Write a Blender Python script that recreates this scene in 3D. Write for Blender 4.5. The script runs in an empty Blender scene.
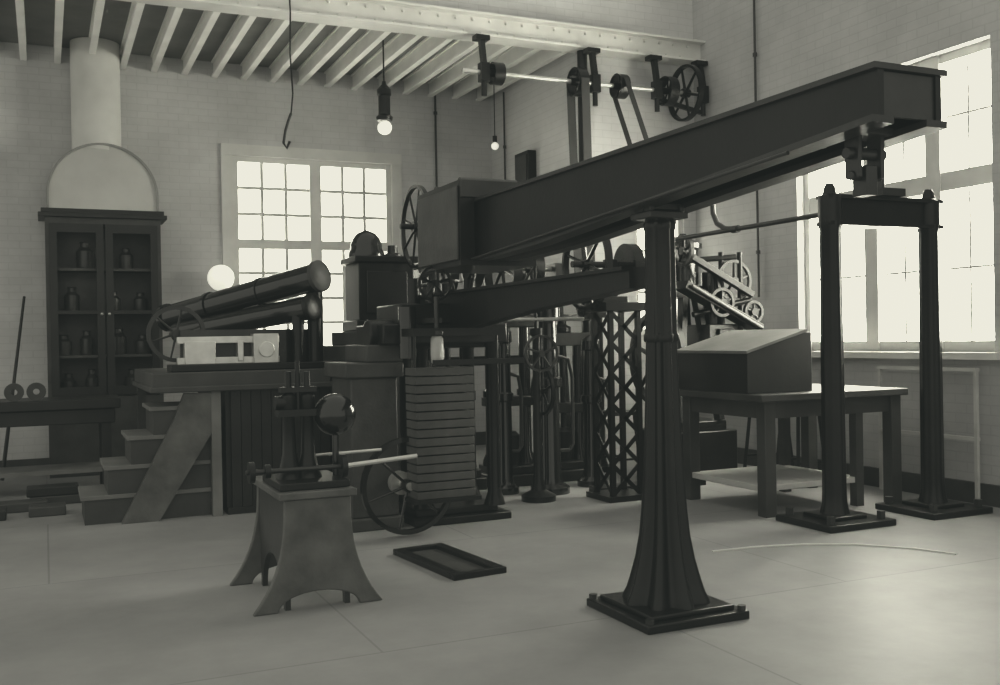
import bpy,bmesh,math,random
from mathutils import Vector as V, Matrix as M
random.seed(4)
C=bpy.context.scene.collection
# ---------------------------------------------------------------- materials
def mat(name,v,rough=.6,metal=0.0,var=.25,scale=5,bump=0.0,spec=.5):
    m=bpy.data.materials.new(name);m.use_nodes=True;n=m.node_tree.nodes;l=m.node_tree.links
    p=n['Principled BSDF'];p.inputs['Roughness'].default_value=rough;p.inputs['Metallic'].default_value=metal
    p.inputs['Specular IOR Level'].default_value=spec
    tc=n.new('ShaderNodeTexCoord');nz=n.new('ShaderNodeTexNoise');nz.inputs['Scale'].default_value=scale;nz.inputs['Detail'].default_value=6
    r=n.new('ShaderNodeValToRGB');a=v*(1-var);b=v*(1+var)
    r.color_ramp.elements[0].position=.3;r.color_ramp.elements[1].position=.7
    r.color_ramp.elements[0].color=(a,a,a*.97,1);r.color_ramp.elements[1].color=(b,b,b*.97,1)
    l.new(tc.outputs['Object'],nz.inputs['Vector']);l.new(nz.outputs['Fac'],r.inputs['Fac']);l.new(r.outputs['Color'],p.inputs['Base Color'])
    if bump:
        bp=n.new('ShaderNodeBump');bp.inputs['Strength'].default_value=bump;bp.inputs['Distance'].default_value=.01
        n2=n.new('ShaderNodeTexNoise');n2.inputs['Scale'].default_value=scale*8;l.new(tc.outputs['Object'],n2.inputs['Vector'])
        l.new(n2.outputs['Fac'],bp.inputs['Height']);l.new(bp.outputs['Normal'],p.inputs['Normal'])
    return m
def brickmat(name,v,axis,bw=.24,rh=.085,mort=.007,c=.02,k=.91,rough=.75,bump=.16,lo=.82,hi=1.12,spec=.3):
    m=bpy.data.materials.new(name);m.use_nodes=True;n=m.node_tree.nodes;l=m.node_tree.links
    p=n['Principled BSDF'];p.inputs['Roughness'].default_value=rough;p.inputs['Specular IOR Level'].default_value=spec
    tc=n.new('ShaderNodeTexCoord');sp=n.new('ShaderNodeSeparateXYZ');cb=n.new('ShaderNodeCombineXYZ')
    l.new(tc.outputs['Object'],sp.inputs[0])
    l.new(sp.outputs[axis[0]],cb.inputs[0]);l.new(sp.outputs[axis[1]],cb.inputs[1])
    br=n.new('ShaderNodeTexBrick');br.inputs['Scale'].default_value=1
    br.inputs['Brick Width'].default_value=bw;br.inputs['Row Height'].default_value=rh;br.inputs['Mortar Size'].default_value=mort
    br.inputs['Mortar Smooth'].default_value=.5
    br.inputs['Color1'].default_value=(v*(1+c),)*3+(1,);br.inputs['Color2'].default_value=(v*(1-c),)*3+(1,)
    br.inputs['Mortar'].default_value=(v*k,)*3+(1,)
    l.new(cb.outputs[0],br.inputs['Vector'])
    nz=n.new('ShaderNodeTexNoise');nz.inputs['Scale'].default_value=.9;nz.inputs['Detail'].default_value=7;nz.inputs['Roughness'].default_value=.65
    l.new(tc.outputs['Object'],nz.inputs['Vector'])
    mr=n.new('ShaderNodeMapRange');mr.inputs['From Min'].default_value=.3;mr.inputs['From Max'].default_value=.7
    mr.inputs['To Min'].default_value=lo;mr.inputs['To Max'].default_value=hi;l.new(nz.outputs['Fac'],mr.inputs['Value'])
    mx=n.new('ShaderNodeVectorMath');mx.operation='SCALE';l.new(br.outputs['Color'],mx.inputs[0]);l.new(mr.outputs[0],mx.inputs['Scale'])
    l.new(mx.outputs[0],p.inputs['Base Color'])
    bp=n.new('ShaderNodeBump');bp.inputs['Strength'].default_value=bump;bp.inputs['Distance'].default_value=.01;bp.invert=True
    l.new(br.outputs['Fac'],bp.inputs['Height']);l.new(bp.outputs['Normal'],p.inputs['Normal'])
    return m
def emis(name,s):
    m=bpy.data.materials.new(name);m.use_nodes=True;n=m.node_tree.nodes;l=m.node_tree.links
    p=n['Principled BSDF'];p.inputs['Base Color'].default_value=(.8,.8,.78,1);p.inputs['Roughness'].default_value=.3
    p.inputs['Emission Color'].default_value=(1,1,.97,1)
    tc=n.new('ShaderNodeTexCoord');nz=n.new('ShaderNodeTexNoise');nz.inputs['Scale'].default_value=1.3
    mr=n.new('ShaderNodeMapRange');mr.inputs['To Min'].default_value=s*.75;mr.inputs['To Max'].default_value=s*1.2
    l.new(tc.outputs['Object'],nz.inputs['Vector']);l.new(nz.outputs['Fac'],mr.inputs['Value']);l.new(mr.outputs[0],p.inputs['Emission Strength'])
    return m
IRON=mat('black_iron',.0065,.32,.0,.4,4,.1,.28)
IRON2=mat('worn_iron',.024,.36,.0,.4,4,.12,.45)
GLOSS=mat('polished_black',.008,.16,.0,.3,4,0,.6)
GREY=mat('grey_cast_iron',.045,.5,.0,.35,5,.2,.4)
SLABM=mat('weight_slab_iron',.065,.5,.0,.3,5,.15,.4)
STANDM=mat('stand_cast_iron',.095,.45,.0,.4,5,.25,.4)
STEEL=mat('bright_steel',.6,.28,.7,.15,8)
PALE=mat('pale_painted_metal',.5,.5,0,.15,5)
WOODD=mat('dark_wood',.014,.45,0,.35,3,.12,.35)
WOOD=mat('worn_wood',.045,.5,0,.3,3,.15,.4)
WOODL=mat('light_wood',.15,.6,0,.25,3,.2)
SHELFM=mat('pale_shelf_wood',.55,.6,0,.12,3,.2)
JOISTM=mat('whitewashed_joist',.85,.7,0,.08,3)
CEILM=mat('ceiling_boards',.17,.8,0,.2,2)
GIRD=mat('painted_girder',.66,.6,0,.1,3)
FRAMEW=mat('halo_pale_window_paint',.68,.5,0,.08,4)  # frame tone raised to carry the halation around the bright panes
FRAMES=mat('glare_pale_side_paint',.6,.5,0,.08,4)  # side frames have window glare put into their paint tone
STONE=mat('stone_plinth',.035,.75,0,.3,4,.3)
BELT=mat('leather_belt',.015,.6,0,.3,6)
HOODM=mat('hood_plaster',.5,.6,0,.1,2)
FLUEM=mat('flue_paint',.66,.6,0,.12,2)
RIMM=mat('hood_rim_paint',.24,.5,0,.1,2)
CORDM=mat('pale_cord',.75,.7,0,.08,8)
JARM=mat('dimmed_jar_glass',.035,.3,0,.4,8)  # jar tone darkened to stand for dimness behind the cabinet doors
BULBM=emis('lamp_bulb',.75)
SKYR=emis('glowing_pane_side',34)  # panes themselves glow, standing in for daylight outside
SKYB=emis('glowing_pane_rear',6.5)  # weaker glow standing for daylight in rear and return-wall panes
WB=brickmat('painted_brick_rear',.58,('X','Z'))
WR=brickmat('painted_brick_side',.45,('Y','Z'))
FL=brickmat('concrete_floor',.285,('X','Y'),2.9,2.3,.008,.03,.75,.55,.1,.78,1.14,.3)
# ---------------------------------------------------------------- builder
def mp(ax,c,a,b,h):
    c=V(c)
    if ax=='Z':return c+V((a,b,h))
    if ax=='X':return c+V((h,a,b))
    return c+V((a,h,b))
class B:
    def __init__(s):s.bm=bmesh.new()
    def box(s,x0,x1,y0,y1,z0,z1):
        v=[s.bm.verts.new(p) for p in [(x0,y0,z0),(x1,y0,z0),(x1,y1,z0),(x0,y1,z0),(x0,y0,z1),(x1,y0,z1),(x1,y1,z1),(x0,y1,z1)]]
        for f in [(0,3,2,1),(4,5,6,7),(0,1,5,4),(1,2,6,5),(2,3,7,6),(3,0,4,7)]:s.bm.faces.new([v[i] for i in f])
        return s
    def rings(s,R,caps=True,closed=False):
        n=len(R[0]);rv=[[s.bm.verts.new(p) for p in r] for r in R]
        m=len(rv)
        for i in range(m if closed else m-1):
            a=rv[i];b=rv[(i+1)%m]
            for j in range(n):
                s.bm.faces.new([a[j],a[(j+1)%n],b[(j+1)%n],b[j]])
        if caps and not closed:
            s.bm.faces.new(rv[0][::-1]);s.bm.faces.new(rv[-1])
        return s
    def cyl(s,p0,p1,r0,r1=None,n=16):
        r1=r0 if r1 is None else r1;p0=V(p0);p1=V(p1);d=(p1-p0).normalized()
        a=d.orthogonal().normalized();b=d.cross(a)
        return s.rings([[p+(a*math.cos(t)+b*math.sin(t))*r for t in [2*math.pi*k/n for k in range(n)]] for p,r in ((p0,r0),(p1,r1))])
    def bar(s,p0,p1,w,t,up=(0,0,1)):
        p0=V(p0);p1=V(p1);d=(p1-p0).normalized();a=d.cross(V(up)).normalized();b=a.cross(d)
        return s.rings([[p+a*x*w/2+b*y*t/2 for x,y in ((-1,-1),(1,-1),(1,1),(-1,1))] for p in (p0,p1)])
    def lathe(s,c,prof,n=32,ax='Z',lobes=0,amp=0,closed=False):
        R=[]
        for r,h in prof:
            ring=[]
            for k in range(n):
                t=2*math.pi*k/n;rr=r*(1-amp*(.5-.5*math.cos(lobes*t))) if lobes else r
                ring.append(mp(ax,c,rr*math.cos(t),rr*math.sin(t),h))
            R.append(ring)
        return s.rings(R,not closed,closed)
    def sph(s,c,r,n=20,sz=1):
        return s.lathe(c,[(max(r*math.sin(math.pi*i/12),r*.02),-r*sz*math.cos(math.pi*i/12)) for i in range(13)],n)
    def wheel(s,c,R,w,t,ax,sp=6,hub=.06,sr=.015):
        s.lathe(c,[(R-t,-w/2),(R,-w/2),(R,w/2),(R-t,w/2)],40,ax,closed=True)
        s.lathe(c,[(hub,-w*.8),(hub,w*.8)],16,ax)
        for k in range(sp):
            a=2*math.pi*k/sp+.3
            s.cyl(mp(ax,c,hub*.6*math.cos(a),hub*.6*math.sin(a),0),mp(ax,c,(R-t*.5)*math.cos(a),(R-t*.5)*math.sin(a),0),sr*1.3,sr,8)
        return s
    def tube(s,pts,r,n=10):
        pts=[V(p) for p in pts];R=[];a=None
        for i,p in enumerate(pts):
            d=(pts[min(i+1,len(pts)-1)]-pts[max(i-1,0)]).normalized()
            if a is None:a=d.orthogonal().normalized()
            a=(a-d*a.dot(d)).normalized();b=d.cross(a)
            R.append([p+(a*math.cos(2*math.pi*k/n)+b*math.sin(2*math.pi*k/n))*r for k in range(n)])
        return s.rings(R)
    def ext(s,pts,pl,a,b):
        f={'XZ':lambda u,v,h:V((u,h,v)),'YZ':lambda u,v,h:V((h,u,v)),'XY':lambda u,v,h:V((u,v,h))}[pl]
        return s.rings([[f(u,v,h) for u,v in pts] for h in (a,b)])
    def fin(s,name,m,par=None,bev=0,loc=None,label=None,cat=None,group=None,kind=None):
        bm=s.bm;bmesh.ops.recalc_face_normals(bm,faces=bm.faces)
        for e in bm.edges:
            e.smooth=not(len(e.link_faces)==2 and e.calc_face_angle(0)>.6)
        for f in bm.faces:f.smooth=True
        me=bpy.data.meshes.new(name);bm.to_mesh(me);bm.free();me.materials.append(m)
        o=bpy.data.objects.new(name,me);C.objects.link(o)
        if par:o.parent=par
        if loc:o.location=loc
        if bev:
            k=o.modifiers.new('bevel','BEVEL');k.width=bev;k.segments=2;k.limit_method='ANGLE';k.angle_limit=.7
        if label and cat:o['category']=cat
        if label:o['label']=label
        if group:o['group']=group
        if kind:o['kind']=kind
        return o
def thing(name,label,cat,loc,rz=0,group=None):
    e=bpy.data.objects.new(name,None);C.objects.link(e);e.location=loc;e.rotation_euler=(0,0,rz);e.empty_display_size=.1
    e['label']=label;e['category']=cat
    if group:e['group']=group
    return e
def copy(o,loc,rz=None):
    n=o.copy();C.objects.link(n);n.location=loc
    if rz is not None:n.rotation_euler=(0,0,rz)
    for ch in list(o.children):
        k=ch.copy();C.objects.link(k);k.parent=n
    return n
# ---------------------------------------------------------------- setting
B().box(-4,7.65,-1,13.25,-.2,0).fin('floor',FL,kind='structure')
b=B();y0,y1=12.9,13.25
b.box(-4,2.2,y0,y1,0,5.2).box(4.3,5.8,y0,y1,0,5.2).box(2.2,4.3,y0,y1,0,1.35).box(2.2,4.3,y0,y1,3.86,5.2).fin('wall_back',WB,kind='structure')
b=B();b.box(5.8,7.65,10.36,13.25,0,7.2).box(5.8,6.42,10.16,10.36,0,7.2).box(7.12,7.65,10.16,10.36,0,7.2).box(6.42,7.12,10.16,10.36,0,1.5).box(6.42,7.12,10.16,10.36,3.05,7.2).fin('wall_recess',WB,kind='structure')
B().box(-4,5.8,10.16,10.5,5.04,7.2).fin('wall_upper',WB,kind='structure')
b=B();x0,x1=7.3,7.65;WY=5.95
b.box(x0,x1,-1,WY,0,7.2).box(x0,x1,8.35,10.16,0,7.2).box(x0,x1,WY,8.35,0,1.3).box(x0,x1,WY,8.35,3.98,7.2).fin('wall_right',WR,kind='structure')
B().box(-4,5.8,10.5,12.9,5.02,5.2).fin('ceiling',CEILM,kind='structure')
B().box(-4,5.8,12.86,12.9,0,.18).fin('baseboard_back',WOOD,kind='structure')
B().box(7.26,7.3,-1,10.16,0,.18).fin('baseboard_right',WOOD,kind='structure')
# rear window
b=B()
for xa,xb in((2.2,2.27),(3.19,3.34),(4.23,4.3)):b.box(xa,xb,12.9,13.05,1.35,3.86)
for za,zb in((1.35,1.42),(2.69,2.81),(3.79,3.86)):
    for xa,xb in((2.27,3.19),(3.34,4.23)):b.box(xa,xb,12.91,13.04,za,zb)
for xa,xb in((2.27,3.19),(3.34,4.23)):
    for k in(1,2):
        x=xa+(xb-xa)*k/3;b.box(x-.02,x+.02,12.93,12.99,1.42,3.8)
    for z in(1.74,2.06,2.38,3.133,3.466):b.box(xa,xb,12.935,12.985,z-.02,z+.02)
w=b.fin('window_1',FRAMEW,kind='structure')
B().box(2.2,4.3,13.06,13.08,1.35,3.86).fin('glass',SKYB,w)
b=B();b.box(2.06,2.2,12.86,12.9,1.35,3.86).box(4.3,4.44,12.86,12.9,1.35,3.86).box(2.06,4.44,12.85,12.9,3.86,4.0).box(2.0,4.5,12.78,12.9,1.27,1.35)
b.fin('trim_1',FRAMEW,kind='structure')
# side window
b=B();ys=[WY,6.66,7.42,8.35]
for y in ys:
    t=.07 if y in(WY,8.35) else .085
    b.box(7.40,7.52,max(y-t,WY),min(y+t,8.35),1.3,3.98)
for za,zb in((1.3,1.4),(2.75,2.92),(3.9,3.98)):b.box(7.41,7.51,WY,8.35,za,zb)
for i in range(3):
    ym=(ys[i]+ys[i+1])/2;b.box(7.45,7.48,ym-.012,ym+.012,1.3,3.98)
for z in(2.05,3.42):b.box(7.455,7.475,WY,8.35,z-.012,z+.012)
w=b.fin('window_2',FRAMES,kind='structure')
B().box(7.53,7.55,WY,8.35,1.3,3.98).fin('glass',SKYR,w)
B().box(7.2,7.40,WY-.1,8.45,1.24,1.3).fin('trim_2',FRAMEW,kind='structure')
# small window in the return wall
b=B()
for xa,xb in((6.42,6.48),(6.75,6.79),(7.06,7.12)):b.box(xa,xb,10.2,10.3,1.5,3.05)
for za,zb in((1.5,1.57),(2.0,2.03),(2.5,2.53),(2.98,3.05)):b.box(6.42,7.12,10.21,10.29,za,zb)
w=b.fin('window_3',FRAMEW,kind='structure')
B().box(6.42,7.12,10.31,10.33,1.5,3.05).fin('glass',SKYB,w)
# joists
x=5.6;first=None;SP=.36
while x>-2:
    if first is None:
        b=B();b.box(-.036,.036,-1.36,1.36,-.03,0).box(-.012,.012,-1.36,1.36,0,.15).box(-.036,.036,-1.36,1.36,.15,.17)
        first=b.fin('ceiling_joist',JOISTM,loc=(x,11.53,4.85),label='whitewashed ceiling joist spanning from girder to rear wall',cat='joist',group='ceiling joists')
    else:
        o=first.copy();C.objects.link(o);o.location=(x,11.53,4.85)
    x-=SP
g=thing('steel_girder','long riveted steel plate girder carrying the wall above the recess','girder',(0,10.03,4.77))
b=B();b.box(-4,7.3,-.12,.13,0,.025).box(-4,7.3,-.02,.06,.025,.23).box(-4,7.3,-.12,.13,.23,.255)
x=-1.
while x<7.2:
    b.sph((x,-.028,.06),.018,8);b.sph((x+.1,-.028,.19),.018,8);x+=.2
b.fin('girder_web',GIRD,g)
# ---------------------------------------------------------------- main pillar
p=thing('support_pillar','black fluted cast iron pillar on square base plate carrying the lever beam','pillar',(3.03,4.55,0))
b=B();b.box(-.315,.315,-.315,.315,0,.045).box(-.26,.26,-.26,.26,.045,.07).fin('base_plate',IRON,p,.008)
for i in(-1,1):
    for j in(-1,1):B().cyl((i*.285,j*.285,.045),(i*.285,j*.285,.07),.024,.024,6).fin('bolt',IRON2,p)
prof=[(.24,.07),(.235,.09),(.214,.13),(.194,.19),(.163,.3),(.14,.42),(.125,.56),(.111,.75),(.102,.95),(.094,1.15),(.088,1.35),(.084,1.47)]
B().lathe((0,0,0),prof,96,lobes=8,amp=.27).fin('fluted_shaft',IRON,p)
B().lathe((0,0,0),[(.09,1.46),(.096,1.47),(.096,1.5),(.088,1.51),(.082,2.06),(.088,2.07),(.088,2.1),(.08,2.11),(.08,2.13)],96,lobes=8,amp=.16).fin('upper_sleeve',IRON,p)
b=B();b.box(-.12,.12,-.1,.1,2.12,2.155).box(-.11,-.08,-.08,.08,2.155,2.19).box(.08,.11,-.08,.08,2.155,2.19).cyl((-.12,0,2.185),(.12,0,2.185),.03).fin('bearing_head',IRON2,p,.005)
# ---------------------------------------------------------------- lever beam
p=thing('lever_beam','long dark riveted weighing lever beam with deep sides over the pillar','lever beam',(3.055,2.85,2.2))
X0=-.165;X1=.165
low=[(0,.12),(1.7,.0),(2.85,-.085),(3.6,-.11),(4.95,-.11)]
side=[(0,.31),(4.95,.31)]+low[::-1]
for a in(X0,X1-.03):B().ext(side,'YZ',a,a+.03).fin('side_plate',IRON,p)
b=B();b.box(X0-.025,X1+.025,-.01,4.95,.295,.318);b.fin('top_flange',IRON2,p)
for xa,xb in((X0-.03,X0+.08),(X1-.08,X1+.03)):
    B().ext(low+[(u,v-.028) for u,v in low[::-1]],'YZ',xa,xb).fin('bottom_flange',IRON2,p)
b=B();b.box(X0+.03,X1-.03,0.01,.03,.12,.29)
for y in(.6,1.2,1.9,2.6,3.3,4.0):b.box(X0+.03,X1-.03,y,y+.03,.12,.29)
b.fin('cross_rib',IRON2,p)
B().cyl((X0-.05,.45,.05),(X0-.05,3.9,-.13),.009).fin('side_rod',IRON2,p)
h=B();h.box(-.07,-.05,.2,.28,-.08,.12).box(.05,.07,.2,.28,-.08,.12).box(-.09,.09,.17,.31,.09,.12).cyl((-.1,.24,.02),(.1,.24,.02),.025).box(-.03,.03,.2,.28,-.15,-.03).cyl((-.08,.24,-.07),(.08,.24,-.07),.02)
h.fin('end_shackle',IRON2,p,.004)
b=B();b.box(-.1,.1,1.64,1.76,-.03,0).fin('knife_edge',IRON2,p)
# jockey weight
p=thing('poise_weight','large solid cast iron poise weight riding on the lever beam','poise weight',(3.055,7.15,2.05))
b=B();b.box(-.3,-.19,-.45,.45,-.02,.6).box(.19,.31,-.45,.45,-.02,.6).box(-.19,.19,-.45,.45,-.02,.01).box(-.19,.19,-.45,.45,.47,.6)
b.fin('weight_body',IRON,p)
B().box(-.315,-.3,-.42,.42,.02,.56).fin('side_panel',GREY,p,.006)
B().box(-.3,.31,-.47,-.45,.47,.6).fin('end_lip',IRON2,p,.006)
for y in(-.25,.25):B().cyl((-.22,y,.6),(.24,y,.6),.05).fin('roller',IRON2,p)
# ---------------------------------------------------------------- posts frame
p=thing('guide_frame','pair of black iron posts on bolted base plates joined by crossbar','guide frame',(6.15,6.05,0))
for i,x in enumerate((-.535,.52)):
    b=B();b.box(x-.33,x+.33,-.31,.31,0,.05).box(x-.17,x+.17,-.17,.17,.05,.08).fin('base_plate',IRON,p,.008)
    for ii in(-1,1):
        for j in(-1,1):B().cyl((x+ii*.25,j*.23,.05),(x+ii*.25,j*.23,.11),.035,.035,6).fin('bolt',IRON2,p)
    B().lathe((x,0,0),[(.115,.08),(.105,.12),(.095,.17),(.092,.24),(.088,1.2),(.082,2.3),(.09,2.32),(.09,2.36)],48,lobes=8,amp=.07).fin('post',IRON,p)
    B().lathe((x,0,0),[(.09,2.36),(.09,2.56),(.055,2.58),(.045,2.63),(.03,2.66)],24).fin('post_cap',IRON,p)
b=B();b.box(-.6,.6,-.08,.08,2.54,2.57).box(-.6,.6,-.025,.025,2.36,2.54).box(-.6,.6,-.08,.08,2.33,2.36);b.fin('crossbar',IRON,p)
b=B();b.box(-.12,.12,-.14,.14,2.57,2.63).cyl((0,0,2.6),(0,0,2.75),.03).fin('stop_block',IRON2,p)
# rod from frame to engine
p=thing('connecting_pipe','long slender horizontal iron pipe with upturned branch','pipe',(5.75,6.05,2.45))
B().cyl((0,.12,0),(0,2.6,0),.022).fin('pipe_run',IRON2,p)
B().tube([(0,1.35,0),(-.0,1.5,.02),(0,1.62,.08),(0,1.68,.18),(0,1.69,.32)],.025).fin('pipe_branch',IRON2,p)
for y,r in((1.35,.035),(.14,.05)):B().lathe((0,y,0),[(r,-.04),(r,.04)],12,'Y').fin('coupling',IRON2,p)
# ---------------------------------------------------------------- testing machine
p=thing('testing_machine','tall black lever testing machine with columns, crosshead and handwheel','testing machine',(3.0,7.6,0))
b=B();b.box(-.35,.5,-.1,.7,0,.06).box(-.3,.42,.0,.6,.06,.12).fin('bed_plate',IRON,p,.01)
b=B();b.box(-.86,-.42,-.05,.6,0,.1).box(-.83,-.45,-.02,.55,.1,1.2).box(-.88,-.40,-.05,.6,1.2,1.32).box(-.7,-.40,-.03,.6,1.32,1.46).fin('pedestal',GREY,p,.012,label='grey cast pedestal')
for x,y in((-.2,.1),(-.2,.5),(.38,-.02),(.38,.5)):
    B().lathe((x,y,0),[(.09,.12),(.08,.16),(.058,.22),(.052,1.4),(.065,1.44),(.065,1.5)],20).fin('column',IRON,p)
b=B();b.box(-.6,.46,-.15,.6,1.46,1.62).box(-.45,.38,-.14,.5,1.62,1.78).cyl((-.66,.1,1.54),(.5,.1,1.54),.12).fin('crosshead',IRON,p,.012)
B().cyl((-.42,-.2,1.35),(-.42,-.2,1.75),.07).fin('side_cylinder',GLOSS,p)
for x in(-.2,.3):B().cyl((x,.25,1.75),(x,.25,2.0),.05).fin('fulcrum_standard',IRON,p)
side=[(-2.85,.0),(-2.85,.1),(.6,.09),(.6,-.26),(-.3,-.2),(-1.6,-.08)]
B().ext([(u,v+1.76) for u,v in side],'YZ',-.04,.08).fin('lower_lever',IRON,p)
B().ext([(-2.85,1.86),(-2.85,1.882),(.6,1.872),(.6,1.85)],'YZ',-.09,.13).fin('lever_flange',IRON,p)
b=B();b.wheel((-.22,-.3,1.93),.14,.02,.02,'Y',5,.03,.009).cyl((-.22,-.34,1.93),(-.22,.1,1.93),.015).cyl((-.22,-.2,1.78),(-.22,-.2,1.95),.03);b.fin('handwheel',IRON,p)
b=B();b.wheel((.1,1.0,2.52),.38,.04,.025,'X',8,.05,.010).cyl((-.05,1.0,2.52),(.4,1.0,2.52),.025);b.fin('spoked_wheel',IRON,p)
b=B();b.cyl((.3,1.,1.75),(.3,1.,2.5),.03).box(-.1,.4,.55,1.1,1.65,1.75);b.fin('wheel_bracket',IRON,p)
B().lathe((-.27,-.45,0),[(.03,1.3),(.045,1.32),(.05,1.38),(.05,1.5),(.03,1.53)],20).fin('oil_glass',PALE,p,label='pale glass oil cup')
b=B();b.cyl((-.27,-.45,1.53),(-.27,-.45,1.82),.02).box(-.31,-.23,-.46,-.1,1.62,1.66).lathe((-.27,-.45,0),[(.06,1.53),(.06,1.56)],16).fin('oil_pipe',IRON2,p)
b=B();b.wheel((-.5,-.38,.385),.37,.05,.035,'Y',6,.05,.009);b.fin('flywheel',GLOSS,p)
b=B();b.cyl((-.5,-.45,.385),(-.5,.0,.385),.03).lathe((-.5,-.2,.385),[(.09,-.04),(.09,.04)],24,'Y').fin('flywheel_axle',STEEL,p)
b=B();b.box(-.35,.4,-.6,-.56,1.3,1.34)
for x in(-.46,.22):b.cyl((x,-.47,.33),(x,-.47,1.55),.010)
b.box(-.48,.25,-.5,-.2,1.52,1.58);b.fin('weight_hanger',IRON,p)
B().bar((-.05,-.3,1.6),(-.05,-.3,1.99),.12,.06).fin('link_bar',IRON,p)
B().bar((.25,-.3,1.55),(.25,-.3,1.99),.06,.08).fin('link_bar',IRON2,p)
b=B();b.tube([(.1,-.3+.05*k,1.97-.22*math.sin(k/9*math.pi)) for k in range(10)],.014).fin('curved_pipe',IRON2,p)
# weights
pl=None
for k in range(15):
    z=.3+k*.066
    if pl is None:
        b=B();b.box(-.235,.235,-.10,.13,0,.056)
        pl=b.fin('weight_slab',SLABM,bev=.003,loc=(2.74,7.12,z),label='flat rectangular cast iron weight slab in hanging stack',cat='weight',group='stack of slab weights')
    else:
        o=pl.copy();C.objects.link(o);o.location=(2.74+random.uniform(-.003,.003),7.12,z)
B().box(-.27,.27,-.13,.15,0,.03).fin('weight_tray',IRON,loc=(2.74,7.12,.27),label='flat iron tray carrying the stacked slab weights',cat='tray')
# ---------------------------------------------------------------- pump block with stone plinth
p=thing('stone_plinth','stepped dark stone plinth beside the platform','plinth',(2.75,9.15,0))
b=B();b.box(-.35,.5,-.45,.6,0,1.3).box(-.25,.5,-.4,.6,1.3,1.45).box(-.15,.5,-.35,.6,1.45,1.58);b.fin('plinth_body',STONE,p,.01)
p=thing('hydraulic_valve','black valve chest with domed cap standing on plinth','valve',(2.93,9.2,1.582))
b=B();b.box(-.3,.3,-.27,.25,0,.1).box(-.27,.27,-.24,.22,.1,.64).box(-.31,.31,-.27,.25,.64,.7);b.box(-.2,.2,-.26,-.24,.16,.56);b.fin('valve_body',IRON,p,.012)
b=B();b.lathe((-.12,0,0),[(.17,.70),(.17,.75),(.15,.78),(.15,.82),(.13,.88),(.09,.93),(.02,.96)],28).fin('domed_cap',GLOSS,p)
b=B();b.lathe((.14,0,0),[(.09,.70),(.09,.73),(.05,.75),(.05,.82)],20).fin('side_cap',IRON2,p)
# ---------------------------------------------------------------- platform and stairs
p=thing('work_platform','raised dark wooden platform enclosed with vertical boards','platform',(.82,8.85,0))
b=B();b.box(0,1.53,0,1.85,1.12,1.25).box(-.02,1.55,-.03,1.87,1.08,1.13);b.fin('deck',WOOD,p,.01)
b=B()
for k in range(10):b.box(.65+k*.088,.65+k*.088+.082,.05,.09,.05,1.08)
b.box(.61,1.53,.04,.1,0,.06).box(.61,1.53,.1,1.8,.0,1.08).fin('board_front',WOODD,p)
B().box(.48,.56,.02,.1,0,1.08).fin('corner_post',WOODL,p)
B().box(0.02,.1,1.75,1.83,0,1.08).fin('corner_post',WOOD,p)
p=thing('step_stair','short solid wooden stair of four steps with diagonal stringer','stairs',(.28,8.98,0))
for k in range(4):
    x=k*.185
    B().box(x,1.02,0,.7,.24*k,.24*(k+1)-.035).fin('riser',WOOD,p)
    B().box(x-.03,1.02,-.02,.71,.24*(k+1)-.035,.24*(k+1)).fin('tread',WOODL,p,.004)
b=B();b.ext([(.28,0),(.58,0),(1.02,.72),(1.02,1.07),(.80,1.07),(.70,.82)],'XZ',-.10,-.022).fin('stringer',STANDM,p)
# horizontal tubes machine
p=thing('ram_machine','twin long dark tubes inclined over a bed with bright steel carriage','hydraulic ram',(1.7,9.6,1.252))
P=lambda x,y,z:(x-1.7,y-9.6,z-1.25)
b=B();a=V(P(2.27,8.95,2.08));c=V(P(1.15,10.5,1.76));b.cyl(a,c,.13,.12,28);d=(a-c).normalized()
b.cyl(c,c-d*.05,.14,.14,24)
for t in(.35,.7):q=a.lerp(c,t);b.cyl(q-d*.02,q+d*.02,.137,.137,24)
b.fin('upper_tube',GLOSS,p)
b=B();b.cyl(a,a+d*.04,.145,.145,28).cyl(a+d*.04,a+d*.07,.145,.09,28).fin('end_cover',GREY,p)
b=B();a=V(P(2.2,8.95,1.80));c=V(P(1.2,10.3,1.60));b.cyl(a,c,.11,.10,24);b.fin('lower_tube',GLOSS,p)
b=B();b.cyl(a,a+d*.04,.125,.125,24).cyl(a+d*.04,a+d*.06,.125,.08,24).fin('end_cover',IRON,p)
B().cyl(P(2.27,9.08,1.25),P(2.27,9.08,2.0),.07).fin('support_post',IRON,p)
B().cyl(P(2.1,9.02,1.25),P(2.1,9.02,1.75),.055).fin('support_post',IRON,p)
B().box(.3,.62,-.45,.2,.06,.36).fin('bearing_block',IRON,p,.01)
B().box(-.72,.62,-.7,-.35,0,.06).fin('machine_bed',IRON,p,.008)
b=B();b.box(-.66,.22,-.62,-.54,.06,.12).box(-.66,.22,-.62,-.54,.24,.30).box(-.02,.2,-.68,-.5,.06,.32).box(-.60,-.34,-.64,-.52,.06,.26).cyl((.09,-.71,.18),(.09,-.67,.18),.07).box(-.15,-.1,-.64,-.52,.08,.26).fin('carriage',STEEL,p,.005,label='bright steel carriage')
B().box(-.62,.3,-.53,-.47,.06,.36).fin('back_plate',IRON2,p)
b=B();b.wheel((-.64,-.40,.33),.25,.05,.035,'Y',6,.04,.008).cyl((-.64,-.43,.33),(-.64,-.1,.33),.03);b.fin('end_wheel',IRON2,p)
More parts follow.
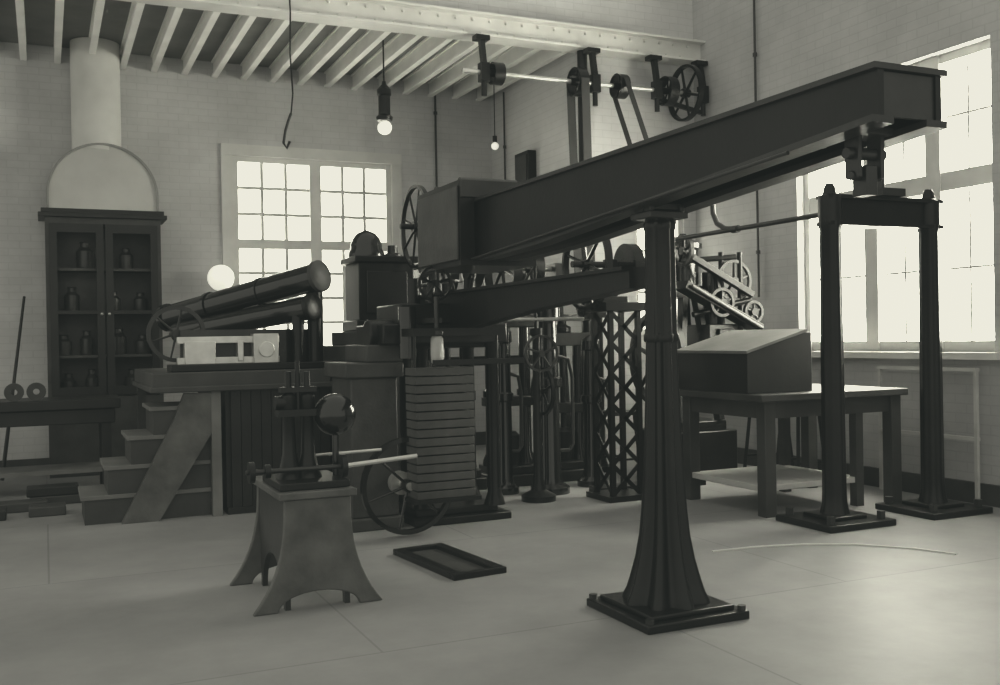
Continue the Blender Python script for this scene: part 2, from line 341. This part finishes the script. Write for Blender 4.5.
# ---------------------------------------------------------------- small apparatus on stand
p=thing('machine_stand','grey cast iron stand with broad flared arched feet','stand',(1.38,5.9,0))
def bell(w0,w1,h,inset,ah,n=12):
    L=[(w1+(w0-w1)*(1-i/n)**2.8,h*i/n) for i in range(n+1)]
    outer=L+[(-x,z) for x,z in L[::-1]]
    wi=w0-inset
    arch=[(-wi,0)]+[(-wi*math.cos(math.pi*i/16),ah*math.sin(math.pi*i/16)) for i in range(1,16)]+[(wi,0)]
    return outer+arch
for y in(-.38,.38):B().ext(bell(.37,.19,.62,.14,.10),'XZ',y,y+.04).fin('end_frame',STANDM,p,.008)
for x in(-.185,.155):B().ext(bell(.34,.34,.62,.05,.26),'YZ',x,x+.03).fin('side_frame',IRON2,p)
B().box(-.22,.22,-.4,.44,.62,.66).fin('stand_top',STANDM,p,.006)
p=thing('bench_apparatus','small black apparatus with globe, twin columns and shaft on stand','apparatus',(1.38,5.82,.662))
b=B();b.box(-.2,.2,-.25,.25,0,.04).fin('sole_plate',IRON,p,.005)
for x in(-.09,.02):B().lathe((x,0,0),[(.08,.04),(.065,.08),(.042,.18),(.033,.42),(.045,.44),(.045,.52),(.02,.54),(.018,.66)],18).fin('column',IRON,p)
b=B();b.box(-.16,.10,-.05,.05,.40,.44).box(-.14,.07,-.035,.035,.54,.57).cyl((-.11,0,.48),(-.17,0,.48),.04).cyl((-.035,0,.42),(-.035,0,.72),.015).fin('crosshead',IRON,p)
b=B();b.sph((.18,-.02,.40),.125,28).cyl((.18,-.02,.04),(.18,-.02,.3),.02).fin('globe',GLOSS,p,label='polished black globe')
B().cyl((-.36,-.1,.1),(.2,-.1,.1),.014).fin('drive_shaft',IRON2,p)
B().cyl((.2,-.1,.1),(.66,-.1,.13),.014).fin('handle',STEEL,p)
B().cyl((.05,.1,.15),(.5,.1,.16),.009).fin('tie_rod',STEEL,p)
for x,r in((-.33,.06),(-.24,.04),(.2,.07)):B().lathe((x,-.1,.1),[(r,-.015),(r,.015)],24,'X').fin('pulley',IRON,p)
# floor frame
p=thing('floor_frame','low long dark iron frame lying on the floor','floor frame',(2.42,6.22,0),.10)
for a in((-.19,.19,-.46,-.41),(-.19,.19,.41,.46),(-.19,-.12,-.41,.41),(.12,.19,-.41,.41)):B().box(*a,0,.04).fin('frame_rail',IRON,p,.005)
B().box(-.12,.12,-.41,.41,0,.012).fin('inner_plate',GREY,p)
# ---------------------------------------------------------------- cabinet
p=thing('display_cabinet','tall dark wooden glazed display cabinet against the wall','cabinet',(.65,12.6,0))
b=B();b.box(-.62,-.57,-.24,.24,.0,2.95).box(.57,.62,-.24,.24,0,2.95).box(-.57,.57,.2,.24,0,2.95).box(-.57,.57,-.24,.2,.85,.90)
b.box(-.57,.57,-.24,.2,2.88,2.95).box(-.57,.57,-.24,.2,0,.85)
for z in(1.35,1.85,2.35):b.box(-.57,.57,-.18,.2,z,z+.03)
b.fin('carcass',GREY,p)
b=B();b.box(-.69,.69,-.3,.25,2.95,3.0).box(-.66,.66,-.27,.25,3.0,3.05).fin('cornice',WOODD,p,.006)
for s in(-1,1):
    b=B();xa,xb=(-.58,-.01) if s<0 else(.01,.58)
    b.box(xa,xa+.08,-.27,-.24,.92,2.88).box(xb-.08,xb,-.27,-.24,.92,2.88).box(xa,xb,-.268,-.242,.92,1.02).box(xa,xb,-.268,-.242,2.78,2.88).box(xa,xb,-.265,-.245,1.85,1.89)
    dd=b.fin('door',WOODD,p)
    B().sph((s*.04,-.28,1.85),.018,10).fin('knob',STEEL,dd)
j=None
for i,(x,z) in enumerate([(-.4,.9),(-.15,.9),(.3,.9),(-.45,1.38),(-.2,1.38),(.15,1.38),(.42,1.38),(-.35,1.88),(.1,1.88),(.4,1.88),(-.2,2.38),(.25,2.38)]):
    if j is None:
        j=B().lathe((0,0,0),[(.07,0),(.075,.02),(.075,.18),(.04,.22),(.04,.26),(.05,.27)],16).fin('glass_jar',JARM,loc=(.65+x,12.6,z),label='dim-toned glass jar on cabinet shelf',cat='jar',group='jars in the display cabinet')
    else:
        o=j.copy();C.objects.link(o);o.location=(.65+x,12.6,z);s=random.uniform(.8,1.3);o.scale=(s,s,random.uniform(.8,1.2))
p=thing('arched_hood','pale arched hood with round flue standing above cabinet','hood',(.65,12.6,3.05))
arc=[(.60*math.cos(math.pi*i/32),.16+.60*math.sin(math.pi*i/32)) for i in range(33)]
arc2=[(.575*math.cos(math.pi*i/32),.16+.575*math.sin(math.pi*i/32)) for i in range(33)]
B().ext([(.575,0)]+arc2+[(-.575,0)],'XZ',-.26,.24).fin('hood_body',HOODM,p)
b=B();b.ext([(.60,0)]+arc+[(-.60,0),(-.575,0)]+arc2[::-1]+[(.575,0)],'XZ',-.29,.24).fin('hood_rim',RIMM,p)
b=B();b.lathe((-.05,-.02,0),[(.27,.69),(.27,1.96)],32).fin('flue_pipe',FLUEM,p)
# left bench and clutter
p=thing('low_bench','dark heavy wooden bench with thick legs','bench',(-.1,11.3,0))
b=B();b.box(-.9,.8,-.4,.4,.85,.95).box(-.85,.75,-.35,.35,.7,.85).fin('bench_top',WOODD,p,.01)
for x in(-.8,.62):
    for y in(-.33,.25):B().box(x,x+.09,y,y+.09,0,.72).fin('leg',WOODD,p)
B().box(-.8,.7,-.3,.3,.2,.24).fin('bench_shelf',WOODL,p)
pr=None
for x in(-.28,-.08):
    if pr is None:
        b=B();b.lathe((0,0,.09),[(.03,-.03),(.09,-.03),(.09,.03),(.03,.03)],24,'Y',closed=True)
        pr=b.fin('iron_ring',GREY,loc=(x,10.98,.952),label='grey iron ring standing upright on the bench',cat='ring',group='rings on the bench')
    else:
        o=pr.copy();C.objects.link(o);o.location=(x,10.98,.952)
B().cyl((0,0,0),(.25,.5,2.05),.022,.015).fin('wooden_pole',WOODD,loc=(-.45,12.3,0.02),label='dark wooden pole leaning against rear wall',cat='pole')
for i,(x,y,z,w_) in enumerate([(.1,10.4,0,.5),(.05,10.4,.087,.45),(-.25,10.1,0,.5),(-.5,9.7,0,.35),(.0,9.75,0,.3)]):
    B().box(-w_/2,w_/2,-.12,.12,0,.085).fin('timber_block',WOODD if i%2 else WOOD,loc=(x,y,z),bev=.01,label='rough sawn timber block on the floor',cat='timber block',group='timber blocks on the floor')
# ---------------------------------------------------------------- table & desk box
p=thing('work_table','long heavy wooden work table with low pale shelf','table',(5.87,7.05,0))
B().box(-.64,.95,-.62,.6,.94,1.0).fin('table_top',WOOD,p,.008)
b=B();b.box(-.56,.87,-.55,-.52,.8,.94).box(-.56,.87,.5,.53,.8,.94).box(-.56,-.53,-.52,.5,.8,.94).box(.84,.87,-.52,.5,.8,.94).fin('apron',WOOD,p)
for x in(-.58,.79):
    for y in(-.58,.46):B().box(x,x+.11,y,y+.11,0,.94).fin('leg',WOOD,p,.006)
B().box(-.56,.5,-.5,.5,.2,.25).fin('shelf',SHELFM,p,.005)
B().box(.44,.52,-.52,-.44,0,.8).fin('leg',WOOD,p)
B().box(.44,.52,.4,.48,0,.8).fin('leg',WOOD,p)
p=thing('sloping_case','dark wooden case with paler sloping lid on the table','case',(5.58,7.1,1.002))
b=B();b.ext([(-.34,0),(.34,0),(.34,.5),(.28,.5),(-.34,.33)],'XZ',-.48,.5).fin('case_body',WOODD,p,.005)
b=B();b.ext([(-.36,.33),(.28,.505),(.28,.528),(-.36,.353)],'XZ',-.5,.52).fin('lid',WOODL,p)
# rail by window
p=thing('towel_rail','light painted metal rail stand beside the window wall','rail',(7.19,6.6,0))
for y in(-.55,0,.52):B().box(-.015,.015,y-.015,y+.015,0,1.14).fin('upright',PALE,p)
for z in(.55,1.14):B().box(-.02,.02,-.57,.54,z,z+.03).fin('crossrail',PALE,p)
# ---------------------------------------------------------------- background machines
def press(x,y,h):
    p=thing('testing_press','black upright testing press with twin turned columns','press',(x,y,0),0,'upright presses')
    B().box(-.30,.30,-.25,.25,0,.12).box(-.26,.26,-.2,.2,.12,.2).fin('press_base',IRON,p,.01)
    for q in(-.19,.19):B().lathe((q,0,0),[(.1,.2),(.095,.26),(.065,.32),(.06,h*.55),(.085,h*.56),(.085,h*.6),(.06,h*.61),(.06,h)],20).fin('column',GLOSS,p)
    b=B();b.box(-.28,.28,-.12,.12,h,h+.14).lathe((0,0,0),[(.1,h+.14),(.1,h+.2),(.05,h+.22),(.05,h+.3)],20).fin('crosshead',IRON,p,.01)
    B().box(-.26,.26,-.1,.1,h*.5,h*.5+.1).fin('table_plate',IRON,p,.01)
    B().wheel((0,0,h+.32),.17,.02,.02,'Z',4,.03,.01).fin('screw_wheel',IRON2,p)
    b=B();b.cyl((0,0,.4),(0,0,h),.03).lathe((0,0,0),[(.11,.2),(.11,.5),(.07,.54)],20).fin('screw',IRON,p)
    return p
press(4.32,9.3,1.6);press(4.98,9.35,1.4);press(3.66,9.3,1.75)
def cylm(x,y,h,r,lab):
    p=thing('accumulator_cylinder',lab,'hydraulic cylinder',(x,y,0))
    B().lathe((0,0,0),[(r*1.9,0),(r*1.9,.06),(r*1.3,.1),(r*1.1,.16),(r,h*.55),(r*1.3,h*.56),(r*1.3,h*.6),(r,h*.61),(r*.85,h*.9),(r*1.2,h*.91),(r*1.2,h*.97),(r*.5,h)],28).fin('cylinder_body',GLOSS,p)
    B().tube([(r,0,.4),(r*2.2,0,.4),(r*2.6,0,.45),(r*2.6,0,h*.6),(r*2.2,0,h*.7),(r*.8,0,h*.72)],.018).fin('feed_pipe',IRON2,p)
cylm(4.40,8.55,1.83,.1,'tall polished black hydraulic cylinder standing on round base')
cylm(4.02,8.75,1.6,.07,'slim polished black hydraulic cylinder standing on round base')
cylm(4.98,8.75,1.5,.08,'short polished black hydraulic cylinder standing on round base')
p=thing('countershaft_stand','black trestle carrying countershaft with several belt pulleys','countershaft',(4.45,10.0,0))
for s in(-.8,.8):
    b=B();b.bar((s,-.3,0),(s,-.05,2.2),.08,.06,(1,0,0)).bar((s,.3,0),(s,.05,2.2),.08,.06,(1,0,0)).box(s-.05,s+.05,-.12,.12,2.15,2.32).box(s-.03,s+.03,-.25,.25,.7,.76).fin('trestle',IRON,p)
B().cyl((-.95,0,2.26),(.95,0,2.26),.03).fin('shaft',STEEL,p)
for x,r in((-.55,.36),(-.2,.22),(.15,.42),(.5,.26)):B().wheel((x,0,2.26),r,.1,.03,'X',6,.05,.016).fin('pulley',IRON,p)
B().box(-.85,.85,-.06,.06,1.2,1.3).fin('tie_beam',IRON,p)
p=thing('valve_gear_stand','slender black stand with governor balls, handwheels and rods','valve gear',(4.1,8.2,0))
B().lathe((0,0,0),[(.16,0),(.16,.05),(.07,.1),(.045,.2),(.035,1.5),(.06,1.52),(.06,1.58)],20).fin('stand_column',IRON,p)
b=B();b.cyl((0,0,1.55),(0,0,2.2),.015).bar((0,0,2.15),(-.13,0,1.98),.015,.015,(0,1,0)).bar((0,0,2.15),(.13,0,1.98),.015,.015,(0,1,0)).sph((-.14,0,1.95),.045,14).sph((.14,0,1.95),.045,14).fin('governor',IRON,p)
B().wheel((0,-.1,1.35),.17,.025,.02,'Y',5,.03,.009).fin('handwheel',IRON2,p)
B().wheel((.06,0,1.0),.22,.03,.025,'X',5,.03,.01).fin('handwheel',IRON,p)
B().cyl((-.45,0,1.66),(.5,0,1.66),.018).fin('valve_rod',STEEL,p)
p=thing('lattice_column','black riveted lattice column with cap and base plate','lattice column',(4.8,7.95,0))
b=B();W=.145
b.box(-.22,.22,-.22,.22,0,.05)
for i in(-1,1):
    for j_ in(-1,1):b.box(i*W-.022,i*W+.022,j_*W-.022,j_*W+.022,.05,1.72)
H=.278
for k in range(6):
    z=.05+k*H
    s=-1
    b.bar((-W,s*W,z),(W,s*W,z+H),.038,.012,(0,1,0)).bar((W,s*W,z),(-W,s*W,z+H),.038,.012,(0,1,0))
    b.bar((s*W,-W,z),(s*W,W,z+H),.038,.012,(1,0,0)).bar((s*W,W,z),(s*W,-W,z+H),.038,.012,(1,0,0))
b.fin('lattice',IRON,p)
b=B();b.box(-.22,.22,-.2,.2,1.72,1.8).box(-.45,.1,-.06,.06,1.8,1.86).box(-.1,0,-.05,.05,1.86,2.2).fin('cap',IRON,p,.006)
b=B();b.wheel((-.3,0,2.15),.42,.06,.035,'X',6,.05,.015).cyl((-.45,0,2.15),(.25,0,2.15),.03).fin('pulley_wheel',GLOSS,p)
B().lathe((.15,0,2.15),[(.2,-.05),(.2,.05)],28,'X').fin('drum',GLOSS,p)
B().box(-.7,.5,-.12,.12,0,.06).fin('floor_sill',IRON,loc=(5.45,8.3,0),label='low black iron sill bolted to floor',cat='sill',bev=.006)
p=thing('vertical_engine','small vertical engine with A-frame, cylinder and several wheels','engine',(6.15,8.8,0))
b=B();b.box(-.4,.4,-.35,.35,0,.5).box(-.32,.32,-.28,.28,.5,.6).fin('engine_base',IRON,p,.012)
for s in(-1,1):
    b=B();b.bar((-.25,s*.25,.6),(-.08,s*.1,1.9),.1,.06,(1,0,0)).bar((.25,s*.25,.6),(.08,s*.1,1.9),.1,.06,(1,0,0)).box(-.2,.2,s*.1-.06,s*.1+.06,1.88,1.95)
    b.fin('a_frame',IRON,p)
B().lathe((0,0,0),[(.2,1.95),(.2,2.0),(.16,2.02),(.16,2.38),(.2,2.4),(.2,2.45),(.08,2.5),(.03,2.56)],28).fin('cylinder',GLOSS,p)
b=B();b.wheel((-.34,0,1.25),.5,.07,.05,'X',6,.07,.022).cyl((-.45,0,1.25),(.35,0,1.25),.04);b.fin('flywheel',IRON,p)
B().bar((-.3,-.38,2.0),(.65,-.38,1.55),.2,.09).fin('inclined_slide',IRON,p,.01)
B().bar((-.2,-.38,2.3),(.6,-.38,1.9),.07,.07).fin('inclined_arm',IRON,p,.01)
B().cyl((-.25,-.5,1.98),(.62,-.5,1.55),.022).fin('valve_rod',IRON2,p)
for a,c_ in (((-.25,-.1,1.6),(-.25,-.1,2.6)),((-.25,-.1,2.25),(.45,-.3,2.3)),((.3,-.25,1.6),(.3,-.25,2.35)),((.5,-.3,1.3),(.5,-.3,2.35)),((-.1,-.3,1.7),(.6,-.35,1.85))):B().cyl(a,c_,.03).fin('valve_rod',IRON,p)
for (a,r_,ax) in (((.42,-.3,2.05),.22,'Y'),((.15,-.45,1.82),.15,'Y'),((.55,-.45,1.72),.12,'Y'),((-.2,-.3,2.35),.16,'X')):B().wheel(a,r_,.04,.03,ax,5,.04,.013).fin('control_wheel',IRON,p)
B().box(.1,.5,-.3,.2,1.2,1.6).box(.2,.4,-.34,-.3,1.25,1.55).fin('valve_chest',IRON,p,.01)
B().cyl((.3,-.1,1.6),(.3,-.1,2.15),.12).fin('valve_cylinder',GLOSS,p)
b=B();b.cyl((0,0,1.3),(0,0,1.95),.03).fin('piston_rod',STEEL,p)
# stools
st=thing('workshop_stool','plain dark wooden four legged stool','stool',(5.52,9.14,0),.0,'workshop stools')
B().box(-.17,.17,-.17,.17,.66,.7).fin('seat',WOODD,st,.006)
for i in(-1,1):
    for j_ in(-1,1):B().bar((i*.18,j_*.18,0),(i*.13,j_*.13,.66),.035,.035).fin('leg',WOODD,st)
for i in(-1,1):
    B().bar((-.16,i*.165,.2),(.16,i*.165,.2),.025,.02).fin('stretcher',WOODD,st)
copy(st,(6.95,8.45,0),.05);copy(st,(6.95,7.95,0),-.05)
# ---------------------------------------------------------------- line shaft
p=thing('line_shaft','overhead line shaft with hangers, pulleys and spoked wheel','line shaft',(4.1,9.84,4.35))
B().cyl((0,0,0),(3.15,0,0),.025).fin('shaft',STEEL,p)
for x in(.25,1.62,2.45,3.1):
    b=B();b.box(x-.05,x+.05,-.05,.05,-.1,.1).bar((x,0,.1),(x,.06,.40),.07,.05,(1,0,0)).box(x-.08,x+.08,.0,.12,.36,.41).cyl((x,0,-.25),(x,0,-.1),.03);b.fin('hanger',IRON,p)
for x,r in((.4,.12),(1.4,.16),(1.95,.14),(2.6,.17)):
    b=B();b.wheel((x,0,0),r,.12,.015,'X',5,.04,.01);b.fin('pulley',IRON,p)
B().wheel((2.85,0,0),.33,.06,.03,'X',6,.05,.014).fin('spoked_wheel',IRON,p)
B().bar((2.45,.0,-.1),(3.1,.0,-.22),.05,.04,(0,1,0)).fin('shifter_arm',IRON,p)
def belt(A,Bp,r1,r2,w=.09):
    A=V(A);Bp=V(Bp);d=(Bp-A).normalized();nn=V((0,-d.z,d.y));b=B()
    for s in(-1,1):b.bar(A+nn*s*r1,Bp+nn*s*r2,w,.012,nn)
    return b
belt((0,0,0),(0,-.1,-2.55),.17,.14,.1).fin('drive_belt',BELT,loc=(5.5,9.84,4.35),label='dark leather drive belt hanging from line shaft pulley',cat='belt')
belt((0,0,0),(0,-.9,-1.75),.15,.15,.06).fin('drive_belt',BELT,loc=(6.05,9.84,4.35),label='slanting dark leather belt running down to engine',cat='belt')
B().cyl((0,0,0),(0,0,4.77),.06,n=16).fin('wall_post',IRON,loc=(5.68,10.05,0),label='dark round iron post standing under the girder',cat='post')
p=thing('pulley_stand','low dark iron stand carrying a belt pulley','pulley stand',(5.5,9.7,0))
b=B();b.box(-.1,.2,-.2,.2,0,.06).lathe((.14,0,0),[(.08,.06),(.05,.15),(.04,1.75)],16).box(.07,.2,-.06,.06,1.7,1.9).fin('stand_post',IRON,p)
B().wheel((-.0,.04,1.8),.13,.1,.015,'X',5,.03,.01).fin('pulley',IRON2,p)
# ---------------------------------------------------------------- lamps, wires, pipes
p=thing('pendant_lamp','dark cylindrical pendant lamp with bare white bulb','pendant lamp',(3.67,11.2,4.0))
b=B();b.cyl((0,0,.5),(0,0,1.02),.01,n=8).lathe((0,0,0),[(.09,.06),(.1,.1),(.07,.13),(.07,.34),(.085,.36),(.085,.42),(.03,.48),(.02,.52)],20).fin('lamp_holder',IRON,p)
B().sph((0,0,-.02),.085,16).fin('bulb',BULBM,p)
p=thing('pendant_lamp','tiny bare bulb hanging on thin cord near the corner','pendant lamp',(5.4,11.9,4.0))
b=B();b.cyl((0,0,.1),(0,0,1.02),.007,n=8).cyl((0,0,.05),(0,0,.13),.03).fin('lamp_holder',IRON,p)
B().sph((0,0,0),.05,12).fin('bulb',BULBM,p)
p=thing('hanging_cord','thin dark cord with knotted hook hanging from girder','cord',(2.27,9.88,4.76))
b=B();b.tube([(.0,0,.3),(.01,0,0),(0,0,-.4),(.02,0,-.8),(.0,0,-1.0)],.008,6).tube([(0,0,-1.0),(-.03,0,-1.08),(-.06,0,-1.18),(-.08,0,-1.3),(-.05,0,-1.35),(-.02,0,-1.28)],.014,8).fin('cord_line',IRON,p)
p=thing('wall_lamp','round white glass globe lamp on wall bracket','wall lamp',(1.98,12.9,2.29))
b=B();b.cyl((0,0,0),(0,-.28,.0),.015).lathe((0,-.02,0),[(.06,-.015),(.06,.015)],16,'Y').fin('bracket',IRON2,p)
B().sph((0,-.35,0),.16,24).fin('globe',BULBM,p)
p=thing('wall_fuse_box','narrow dark box mounted on the recess wall','fuse box',(5.74,11.7,3.55))
b=B();b.box(-.06,.06,-.2,.2,-.35,.35).fin('box_body',IRON,p,.008);B().box(-.07,-.06,-.16,.16,-.3,.3).fin('box_door',IRON2,p)
def pipe(name,x,y,z0,z1,r,lab):
    b=B();b.cyl((0,0,0),(0,0,z1-z0),r,n=10)
    k=.5
    while k<z1-z0:b.lathe((0,0,k),[(r*1.8,-.02),(r*1.8,.02)],10);k+=1.1
    b.fin(name,IRON2,loc=(x,y,z0),label=lab,cat='pipe')
pipe('wall_conduit',7.26,8.95,1.9,7,.014,'thin dark vertical conduit on the side wall')
pipe('wall_conduit',4.95,12.87,3.0,4.85,.015,'thin dark vertical conduit on the rear wall')
pipe('wall_conduit',5.77,12.4,2.5,4.85,.012,'thin dark vertical conduit in the recess corner')
b=B();b.tube([(-.2,0,.005),(.15,-.02,.005),(.5,-.12,.005),(.8,-.3,.005),(1.05,-.6,.005),(1.15,-.85,.005)],.0065,8).fin('floor_cord',CORDM,loc=(4.35,5.65,0),label='thin pale cord lying loose across the floor',cat='cord')
# ---------------------------------------------------------------- light & camera
w=bpy.data.worlds.new('world');bpy.context.scene.world=w;w.use_nodes=True
bg=w.node_tree.nodes['Background'];bg.inputs['Color'].default_value=(1,1,.99,1);bg.inputs['Strength'].default_value=.8
th=math.radians(24.5);pt=math.atan(.005);ro=.0175
F=V((math.sin(th)*math.cos(pt),math.cos(th)*math.cos(pt),-math.sin(pt)));r0=F.cross(V((0,0,1))).normalized();u0=r0.cross(F)
r=r0*math.cos(ro)-u0*math.sin(ro);u=u0*math.cos(ro)+r0*math.sin(ro)
cam=bpy.data.cameras.new('camera');cam.lens=36;cam.sensor_width=36;co=bpy.data.objects.new('camera',cam);C.objects.link(co)
co.matrix_world=M(((r.x,u.x,-F.x,0),(r.y,u.y,-F.y,0),(r.z,u.z,-F.z,1.5),(0,0,0,1)))
bpy.context.scene.camera=co
vs=bpy.context.scene.view_settings;vs.view_transform='Standard';vs.look='None'
vs.use_curve_mapping=True;cm=vs.curve_mapping;cm.extend='HORIZONTAL'
for i,(lo,hi) in enumerate(((.011,.84),(.013,.825),(.012,.72))):
    c=cm.curves[i];c.points[0].location=(0,lo);c.points[1].location=(1,hi)
cm.update()
